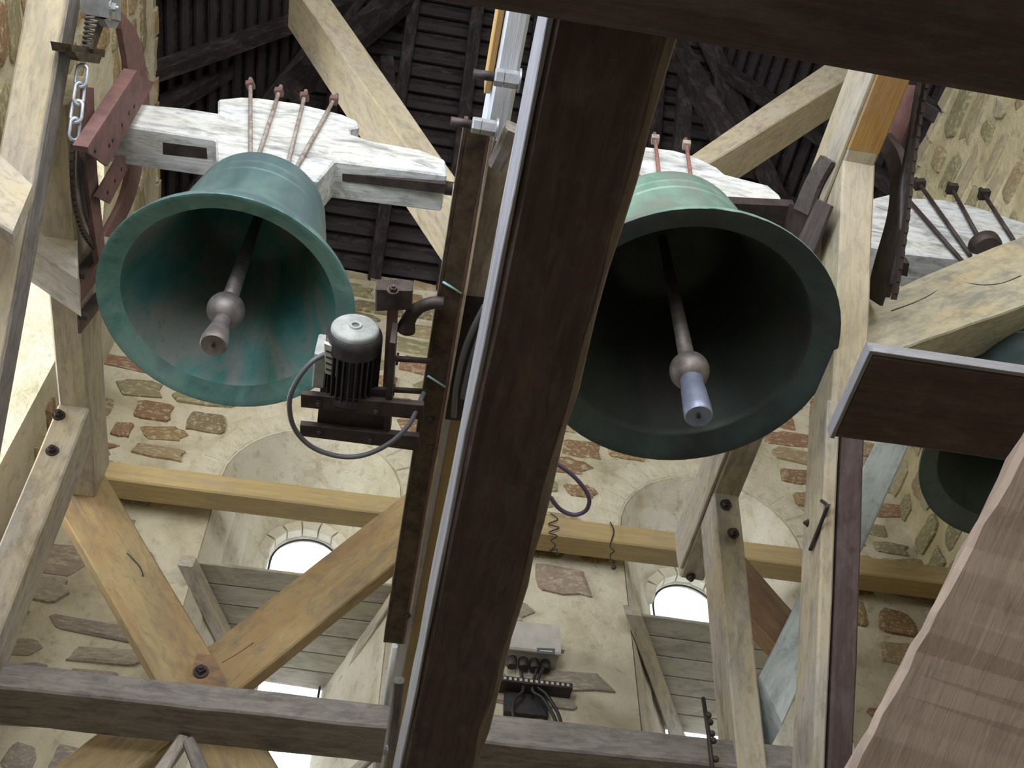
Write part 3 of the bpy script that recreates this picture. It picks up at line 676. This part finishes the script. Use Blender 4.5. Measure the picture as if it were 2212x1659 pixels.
prop(tube('power_cable', spline(pq([(1048, 660), (1020, 715), (1000, 770), (985, 840), (980, 900)], 'z', 2.50), 6), .009, M['cable'], None, 10), 'thick grey cable running down between channel and joist', 'cable')
prop(tube('power_cable', spline(pq([(1052, 690), (1030, 740), (1012, 800), (998, 860)], 'z', 2.50), 6), .008, M['cable'], None, 10), 'thinner grey cable beside the joist, right of its neighbour', 'cable')

mc = P(768, 704, 'z', 2.40)
mo = empty('bell_motor', mc); prop(mo, 'black finned electric motor with grey fan cover in front of the left bell', 'motor')
AX = V((.02, 1, -.02)).normalized()
R0 = .071
lathe('fan_cover', [(0, .0), (.052, .0), (.058, .002), (.062, .007), (.0625, .016), (0, .016)], mc, AX, M['capm'], mo, 40)
lathe('fan_cover_boss', [(.010, 0), (.010, -.004), (.016, -.005), (.018, 0)], mc, AX, M['capm'], mo, 24)
lathe('cover_band', [(0, .015), (.064, .015), (.071, .022), (.0735, .034), (.0735, .066), (0, .066)], mc, AX, M['black'], mo, 40)
lathe('motor_body', [(0, .06), (.059, .06), (.059, .20), (.072, .203), (.072, .218), (0, .218)], mc, AX, M['black'], mo, 40)
q = V((0, 0, 1)).rotation_difference(AX).to_matrix().to_4x4()
fin = mesh('fin', [(x, y, z) for x in (.056, .074) for y in (-.0022, .0022) for z in (.064, .198)], [(0, 1, 3, 2), (4, 5, 7, 6), (0, 1, 5, 4), (2, 3, 7, 6), (0, 2, 6, 4), (1, 3, 7, 5)])
for k in range(28):
    put('cooling_fin', fin, M['black'], Matrix.Translation(mc) @ q @ Matrix.Rotation(2*pi*k/28, 4, 'Z'), mo)
tb = box('terminal_box', mc.x-.095, mc.x-.062, mc.y+.075, mc.y+.185, mc.z-.045, mc.z+.045, M['capm'], mo, 1, ch=.004)
np_ = prism('nameplate', pq([(700, 742), (728, 752), (728, 815), (702, 806)], 'z', mc.z-.052), (0, 0, .012), M['paper'], mo, ch=.001)
for i in range(4):
    prism('print_line', pq([(704, 756+i*13), (723, 763+i*13), (723, 767+i*13), (704, 760+i*13)], 'z', mc.z-.0535), (0, 0, .001), M['ink'], np_, ch=0.0001)
for an in (.3, 2.0, 3.6, 5.2): bolt(mo, mc+(q @ V((.064*cos(an), .064*sin(an), .03))), (q @ V((cos(an), sin(an), 0))), .005, M['iron'])
mb = empty('motor_bracket', P(770, 900, 'z', 2.36)); prop(mb, 'dark steel bracket of two bars and a plate carrying the motor', 'bracket')
zb_ = 2.335
prism('mounting_plate', pq([(692, 838), (842, 842), (832, 958), (682, 945)], 'z', zb_+.02), (0, 0, .012), M['iron'], mb, ch=.001)
prism('cross_bar', pq([(650, 852), (650, 880), (915, 908), (915, 876)], 'z', zb_), (0, 0, .02), M['iron'], mb, ch=.001)
prism('cross_bar', pq([(648, 918), (648, 942), (905, 975), (905, 944)], 'z', zb_), (0, 0, .02), M['iron'], mb, ch=.001)
prism('end_cheek', pq([(842, 740), (854, 742), (840, 962), (826, 958)], 'z', zb_+.01), (0, 0, .09), M['iron'], mb, ch=.001)
for x, y in ((688, 873), (812, 888), (690, 934), (800, 951)): bolt(mb, P(x, y, 'z', zb_-.001), (0, 0, -1), .008, M['iron'])
for a, b in (((846, 774), (932, 780)), ((838, 841), (922, 846))):
    r_ = tube('spacer_rod', [P(*a, 'z', 2.42), P(*b, 'z', 2.47)], .008, M['iron'], mb, 10)
    lathe('rod_collar', [(0, 0), (.017, 0), (.017, .006), (0, .006)], P(a[0]+10, a[1]+1, 'z', 2.424), (1, 0, 0), M['iron'], r_, 14)
hm = empty('bell_hammer', P(850, 650, 'z', 2.5)); prop(hm, 'dark iron bell hammer with square head between motor and channel', 'hammer')
prism('lever', pq([(837, 655), (860, 658), (850, 850), (826, 850)], 'z', 2.46), (0, 0, .02), M['redrust'], hm, ch=.001)
prism('head', pq([(811, 626), (890, 629), (889, 669), (810, 672)], 'z', 2.45), (0, 0, .05), M['iron'], hm, ch=.004)
bolt(hm, P(849, 626, 'z', 2.45), (0, -1, -.3), .011, M['iron'])
tube('striker_arm', spline(pq([(960, 655), (930, 655), (900, 668), (884, 688), (876, 712)], 'z', 2.48), 5), [.017]*8+[.019]*4+[.02, .022, .024, .026, .027], M['iron'], hm, 14)
prop(tube('motor_cable', spline([P(*p, 'z', z) for p, z in (((702, 765), 2.36), ((672, 783), 2.33), ((640, 825), 2.31), ((625, 870), 2.30), ((636, 925), 2.30), ((675, 966), 2.30), ((735, 986), 2.30), ((790, 982), 2.30), ((845, 955), 2.30), ((885, 915), 2.32), ((905, 872), 2.36), ((915, 850), 2.45))], 8), .0068, M['cable'], None, 10), 'grey cable looping from the motor under its bracket to the channel', 'cable')
prop(tube('loose_cable', spline([P(*p, 'z', 2.6) for p in ((1040, 930), (1100, 945), (1160, 975), (1200, 1000), (1235, 1025), (1262, 1055), (1273, 1080), (1265, 1103), (1240, 1112), (1210, 1100), (1185, 1070), (1150, 1030), (1090, 1000), (1030, 980))], 8), .007, M['purple'], None, 10), 'purple cable loop hanging right of the dark joist', 'cable')

# ------------------------------------------------------------------ ringing wheel, chains and spring at left
xw = -1.06
rw = empty('ringing_wheel', V((xw, 2.03, 3.77))); prop(rw, 'reddish iron ringing wheel of drilled angle bars left of the green bell', 'wheel')
def strip(name, outer, inner, x, T, mat, parent):
    o, i = spline(pq(outer, 'x', x), 6), spline(pq(inner, 'x', x), 6); n = min(len(o), len(i)); vs, fs = [], []
    for k in range(n): vs += [o[k], i[k], i[k]+V((T, 0, 0)), o[k]+V((T, 0, 0))]
    for k in range(n-1):
        for j in range(4): fs.append((k*4+j, k*4+(j+1) % 4, k*4+4+(j+1) % 4, k*4+4+j))
    fs += [(0, 1, 2, 3), tuple((n-1)*4+j for j in range(4))]
    return put(name, mesh(name, vs, fs), mat, None, parent)
strip('rim', [(262, 25), (292, 62), (309, 110), (318, 160), (322, 225)], [(262, 62), (268, 95), (274, 130), (277, 165), (280, 225)], xw, -.02, M['redrust'], rw)
strip('rim', [(310, 340), (302, 390), (285, 445), (250, 515)], [(283, 340), (278, 385), (262, 440), (225, 510)], xw, -.02, M['redrust'], rw)
strip('rim', [(188, 190), (183, 300), (193, 420), (215, 570)], [(203, 190), (206, 300), (214, 410), (230, 560)], xw, -.02, M['redrust'], rw)
ab = prism('angle_bar', pq([(303, 165), (334, 178), (232, 360), (192, 330)], 'x', xw+.06), (-.008, 0, 0), M['redrust'], rw, ch=.001)
prism('bar_leg', pq([(296, 152), (303, 165), (192, 330), (189, 318)], 'x', xw+.06), (-.045, 0, 0), M['redrust'], ab, ch=.001)
for x, y in ((290, 229), (279, 243), (243, 302), (236, 313), (264, 268), (205, 325)):
    lathe('bolt_hole', [(0, 0), (.007, 0), (.007, .003), (0, .003)], P(x, y, 'x', xw+.0605), (1, 0, 0), M['wire'], ab, 12)
ab2 = prism('angle_bar', pq([(257, 336), (288, 342), (238, 440), (206, 424)], 'x', xw+.02), (-.008, 0, 0), M['redrust'], rw, ch=.001)
for x, y in ((262, 365), (248, 390), (232, 415)):
    lathe('bolt_hole', [(0, 0), (.006, 0), (.006, .003), (0, .003)], P(x, y, 'x', xw+.0205), (1, 0, 0), M['wire'], ab2, 12)
lathe('hub', [(0, -.05), (.06, -.05), (.065, -.04), (.065, .03), (.05, .04), (0, .04)], V((xw-.03, 2.03, 3.77)), (1, 0, 0), M['redrust'], rw, 24)
# bearing brackets on the bearer
for q_, z_ in (([(160, 600), (205, 545), (208, 600), (168, 655)], 0), ([(166, 690), (206, 640), (208, 668), (168, 720)], 0)):
    b_ = prism('bracket_plate', pq(q_, 'x', -1.124), (.010, 0, 0), M['redrust'], bl, ch=.001)
    prism('bracket_lip', [P(*q_[0], 'x', -1.124), P(*q_[1], 'x', -1.124), P(q_[1][0], q_[1][1]-9, 'x', -1.124), P(q_[0][0], q_[0][1]-9, 'x', -1.124)], (.035, 0, 0), M['iron'], b_, ch=.001)
bolt(bl, P(188, 675, 'x', -1.128), (1, 0, 0), .010, M['iron'])
# spring, its plates
sp = empty('tension_spring', P(200, 60, 'x', -1.09)); prop(sp, 'rusty coil spring between a galvanised clamp and a rusty plate', 'spring')
a, b = P(210, -45, 'x', -1.09), P(193, 108, 'x', -1.09); d = (b-a).normalized(); s = d.orthogonal().normalized(); t = d.cross(s)
N = 15*12
tube('coil', [a.lerp(b, k/N)+(s*cos(2*pi*k/12)+t*sin(2*pi*k/12))*.021 for k in range(N+1)], .0048, M['rod'], sp, 6)
prism('end_plate', pq([(153, 96), (228, 108), (226, 124), (157, 116)], 'x', -1.07), (-.06, 0, 0), M['rust'], sp, ch=.001)
prism('end_block', pq([(160, 112), (222, 118), (215, 138), (172, 132)], 'x', -1.06), (-.03, 0, 0), M['rust'], sp, ch=.002)
prism('guide_rod', pq([(228, 20), (236, 22), (206, 110), (198, 106)], 'x', -1.06), (-.01, 0, 0), M['rust'], sp, ch=.001)
cl = empty('galvanised_clamp', P(240, 22, 'x', -1.05)); prop(cl, 'grey galvanised clamp at the top of the reddish wheel rim', 'clamp')
prism('clamp_body', pq([(214, -10), (262, -5), (262, 45), (218, 36)], 'x', -1.02), (-.06, 0, 0), M['galv'], cl, ch=.006)
prism('clamp_foot', pq([(228, 42), (258, 48), (252, 62), (236, 60)], 'x', -1.03), (-.03, 0, 0), M['galv'], cl, ch=.003)
bolt(cl, P(240, 15, 'x', -1.019), (1, 0, 0), .014, M['galv'])
# pale link chain
def link_data(L, w, r):
    vs, fs = [], []; n, m_ = 16, 6
    for k in range(n):
        a = 2*pi*k/n; cx, cy = (w/2)*cos(a), (w/2)*sin(a)+(L/2-w/2)*(1 if sin(a) >= 0 else -1); nx, ny = cos(a), sin(a)
        for i in range(m_):
            b_ = 2*pi*i/m_; vs.append((cx+nx*r*cos(b_), cy+ny*r*cos(b_), r*sin(b_)))
    for k in range(n):
        for i in range(m_): fs.append((k*m_+i, k*m_+(i+1) % m_, ((k+1) % n)*m_+(i+1) % m_, ((k+1) % n)*m_+i))
    return mesh('chain_link', vs, fs, True)
def chain(name, label, pts, L, w, r, mat, facing):
    pts = [V(p) for p in pts]; c_ = empty(name, pts[0]); prop(c_, label, 'chain'); me = link_data(L, w, r)
    seg = [(pts[i+1]-pts[i]).length for i in range(len(pts)-1)]; tot = sum(seg); step = L-2*r-.001; k = 0; s_ = L/2
    while s_ < tot:
        u, i = s_, 0
        while u > seg[i]: u -= seg[i]; i += 1
        p = pts[i].lerp(pts[i+1], u/seg[i]); d = (pts[i+1]-pts[i]).normalized(); z = V(facing)-d*V(facing).dot(d); z.normalize(); x = d.cross(z)
        if k % 2: x, z = (x+z*1.4).normalized(), (z-x*1.4).normalized()
        z = x.cross(d)
        put('link', me, mat, Matrix(((x.x, d.x, z.x, p.x), (x.y, d.y, z.y, p.y), (x.z, d.z, z.z, p.z), (0, 0, 0, 1))), c_)
        s_ += step; k += 1
    return c_
chain('link_chain', 'pale steel link chain hanging from the coil spring', pq([(179, 140), (170, 210), (163, 262), (158, 312)], 'x', -1.07), .068, .034, .0058, M['chainm'], -CF)
def roller(label, px, x, w, pitch, mat):
    pts = spline(pq(px, 'x', x), 10); c_ = empty('roller_chain', pts[0]); prop(c_, label, 'chain')
    side = mesh('chain_plate', [(a, b, c) for a in (-.5, .5) for b in (-.5, .5) for c in (-.5, .5)], [(0, 1, 3, 2), (4, 5, 7, 6), (0, 1, 5, 4), (2, 3, 7, 6), (0, 2, 6, 4), (1, 3, 7, 5)])
    seg = [(pts[i+1]-pts[i]).length for i in range(len(pts)-1)]; tot = sum(seg); s_ = pitch/2; k = 0
    while s_ < tot:
        u, i = s_, 0
        while u > seg[i] and i < len(seg)-1: u -= seg[i]; i += 1
        p = pts[i].lerp(pts[i+1], u/seg[i]); y = (pts[i+1]-pts[i]).normalized(); xx = V((1, 0, 0)); z = xx.cross(y); ww = w*(1.0 if k % 2 else .72)
        Mx = Matrix(((xx.x*.012, y.x*pitch*1.0, z.x*ww, p.x), (xx.y*.012, y.y*pitch, z.y*ww, p.y), (xx.z*.012, y.z*pitch, z.z*ww, p.z), (0, 0, 0, 1)))
        put('link', side, mat, Mx, c_); s_ += pitch; k += 1
    return c_
roller('black roller chain curving down to the left bell rim', [(158, 312), (156, 370), (162, 440), (180, 500), (212, 545)], -1.075, .020, .0125, M['iron'])
prop(tube('chain_guard', spline(pq([(176, 300), (172, 370), (178, 430), (196, 490), (224, 545)], 'x', -1.08), 8), .010, M['black'], None, 10), 'black hose beside the left roller chain', 'hose')
# wheels and chain on the right
x2 = 1.62
w2 = empty('ringing_wheel', V((x2, 1.95, 3.75))); prop(w2, 'dark iron ringing wheel behind the orange ended bearer at right', 'wheel')
strip('rim', [(1910, 285), (1940, 330), (1952, 395), (1945, 470), (1925, 560), (1905, 640)], [(1900, 320), (1917, 360), (1922, 405), (1915, 470), (1890, 560), (1870, 640)], x2, .03, M['iron'], w2)
prism('angle_bar', pq([(1925, 180), (1990, 185), (1940, 330), (1905, 330)], 'x', x2+.03), (.01, 0, 0), M['redrust'], w2, ch=.001)
prism('spoke', pq([(1925, 480), (1950, 500), (1900, 660), (1870, 640)], 'x', x2-.01), (.012, 0, 0), M['iron'], w2, ch=.001)
roller('black roller chain hanging beside the right headstock', [(2002, 165), (1985, 260), (1968, 380), (1958, 470), (1945, 560), (1930, 650)], x2-.02, .032, .020, M['iron'])
prop(tube('chain_guard', spline(pq([(1990, 160), (1970, 280), (1950, 400), (1945, 500), (1925, 620)], 'x', x2), 8), .012, M['black'], None, 10), 'black hose beside the right roller chain', 'hose')
x3 = 1.33
w3 = empty('ringing_wheel', V((x3, 1.9, 3.7))); prop(w3, 'dark iron wheel right of the middle bell, behind the raking timber', 'wheel')
strip('rim', [(1772, 335), (1750, 370), (1732, 405), (1714, 450)], [(1796, 350), (1776, 385), (1762, 415), (1745, 465)], x3+.01, .015, M['darkedge'], w3)
prism('spoke', pq([(1765, 430), (1795, 445), (1740, 590), (1702, 560)], 'x', x3), (.01, 0, 0), M['darkedge'], w3, ch=.001)
prism('hub_plate', pq([(1700, 440), (1765, 445), (1720, 560), (1690, 530)], 'x', x3+.02), (.01, 0, 0), M['iron'], w3, ch=.001)

# ------------------------------------------------------------------ small fittings on the back wall and rail
jb = empty('junction_box', V((.815, 4.135, 3.32))); prop(jb, 'grey electrical junction box with dark label on the back wall', 'box')
box('housing', .695, .94, 4.09, 4.20, 3.335, 3.42, M['boxm'], jb, ch=.006)
box('lid', .69, .945, 4.065, 4.092, 3.33, 3.50, M['boxm'], jb, ch=.008)
box('housing', .70, .935, 4.09, 4.20, 3.42, 3.495, M['boxm'], jb, ch=.006)
lb_ = prism('label_plate', pq([(1160, 1399), (1199, 1401), (1198, 1414), (1160, 1411)], 'y', 4.064), (0, .002, 0), M['label'], jb, ch=.0003)
prism('print_line', pq([(1166, 1404), (1193, 1406), (1193, 1408), (1166, 1406)], 'y', 4.0632), (0, .001, 0), M['paper'], lb_, ch=.0001)
for i in range(4): lathe('cable_gland', [(0, 0), (.022, 0), (.024, .01), (.024, .04), (.018, .055), (0, .055)], V((.73+.052*i, 4.14, 3.285)), (0, 0, 1), M['iron'], jb, 16)
box('latch', .945, .97, 4.09, 4.12, 3.375, 3.395, M['boxm'], jb, ch=.002)
tr = empty('cable_tray', V((.84, 4.15, 3.14))); prop(tr, 'black perforated cable tray below the junction box', 'tray')
box('rail', .66, 1.0, 4.10, 4.2, 3.17, 3.20, M['iron'], tr, ch=.002)
box('back_plate', .70, .90, 4.17, 4.2, 3.06, 3.17, M['black'], tr, ch=.002)
for i in range(13): box('slot', .685+.024*i, .697+.024*i, 4.097, 4.102, 3.178, 3.192, M['boxm'], tr, ch=.0005)
for px, lab in (([(1175, 1440), (1160, 1480), (1180, 1500), (1205, 1540), (1215, 1575)], 'black cable dropping right of the junction box, outer one'), ([(1160, 1445), (1150, 1490), (1172, 1508), (1195, 1545), (1205, 1575)], 'black cable dropping right of the junction box, inner one'),
                ([(1125, 1450), (1130, 1490), (1112, 1510), (1108, 1540), (1116, 1570)], 'black cable dropping left below the junction box')):
    prop(tube('box_cable', spline(pq(px, 'y', 4.12), 6), .008, M['wire'], None, 8), lab, 'cable')
prop(tube('twisted_wire', spline(pq([(1190, 1110), (1205, 1122), (1185, 1132), (1208, 1140), (1186, 1150), (1204, 1158), (1190, 1168), (1200, 1178), (1186, 1192), (1202, 1186), (1204, 1198)], 'y', 3.985), 5), .0035, M['wire'], None, 6), 'tangled rusty wire tied round the rail nearer the dark joist', 'wire')
wh = tube('wire_hook', spline(pq([(1318, 1128), (1326, 1148), (1318, 1180), (1327, 1190), (1318, 1200), (1324, 1222)], 'y', 3.985), 5), .0035, M['wire'], None, 6); prop(wh, 'wire with a small weight hanging from the rail', 'wire')
lathe('weight', [(.013*sin(pi*i/8), -.013*cos(pi*i/8)) for i in range(9)], P(1326, 1226, 'y', 3.985), (0, 0, 1), M['iron'], wh, 14)
bs_ = tube('studded_rod', pq([(1519, 1508), (1530, 1580), (1542, 1690)], 'y', 3.2), .008, M['iron'], None, 8); prop(bs_, 'thin black studded rod in front of the right tie beam', 'rod')
for x, y in ((1530, 1545), (1534, 1560), (1538, 1585), (1541, 1600), (1546, 1640)): lathe('stud', [(.012*sin(pi*i/8), -.012*cos(pi*i/8)) for i in range(9)], P(x, y, 'y', 3.2), (0, 0, 1), M['iron'], bs_, 12)

GROUPS = dict(church_bell='hung bells', bell_clapper='bell clappers', headstock='painted headstocks', bell_bearer='bell bearers', bearer_post='bolted posts under the bearers',
              crossed_brace='crossed plank braces', raking_brace='raking braces', tie_beam='tie beams along the bottom', roof_brace='cream timbers raking into the roof', clamp_bolt='galvanised clamp bolts',
              louvre_strut='pale struts below the tie beam', louvre_hood='louvre hoods', ringing_wheel='ringing wheels', roller_chain='roller chains', chain_guard='black hoses beside the chains', box_cable='cables below the junction box', power_cable='grey power cables', cross_strut='short struts at the left wall')
for o in list(bpy.data.objects):
    g = GROUPS.get(o.name.split('.')[0])
    if g and o.parent is None: o['group'] = g
# lift the whole place by the height of the lens above the floor
for o in list(bpy.data.objects):
    if o.parent is None and o.type in {'MESH', 'EMPTY'}: o.location.z += ZUP
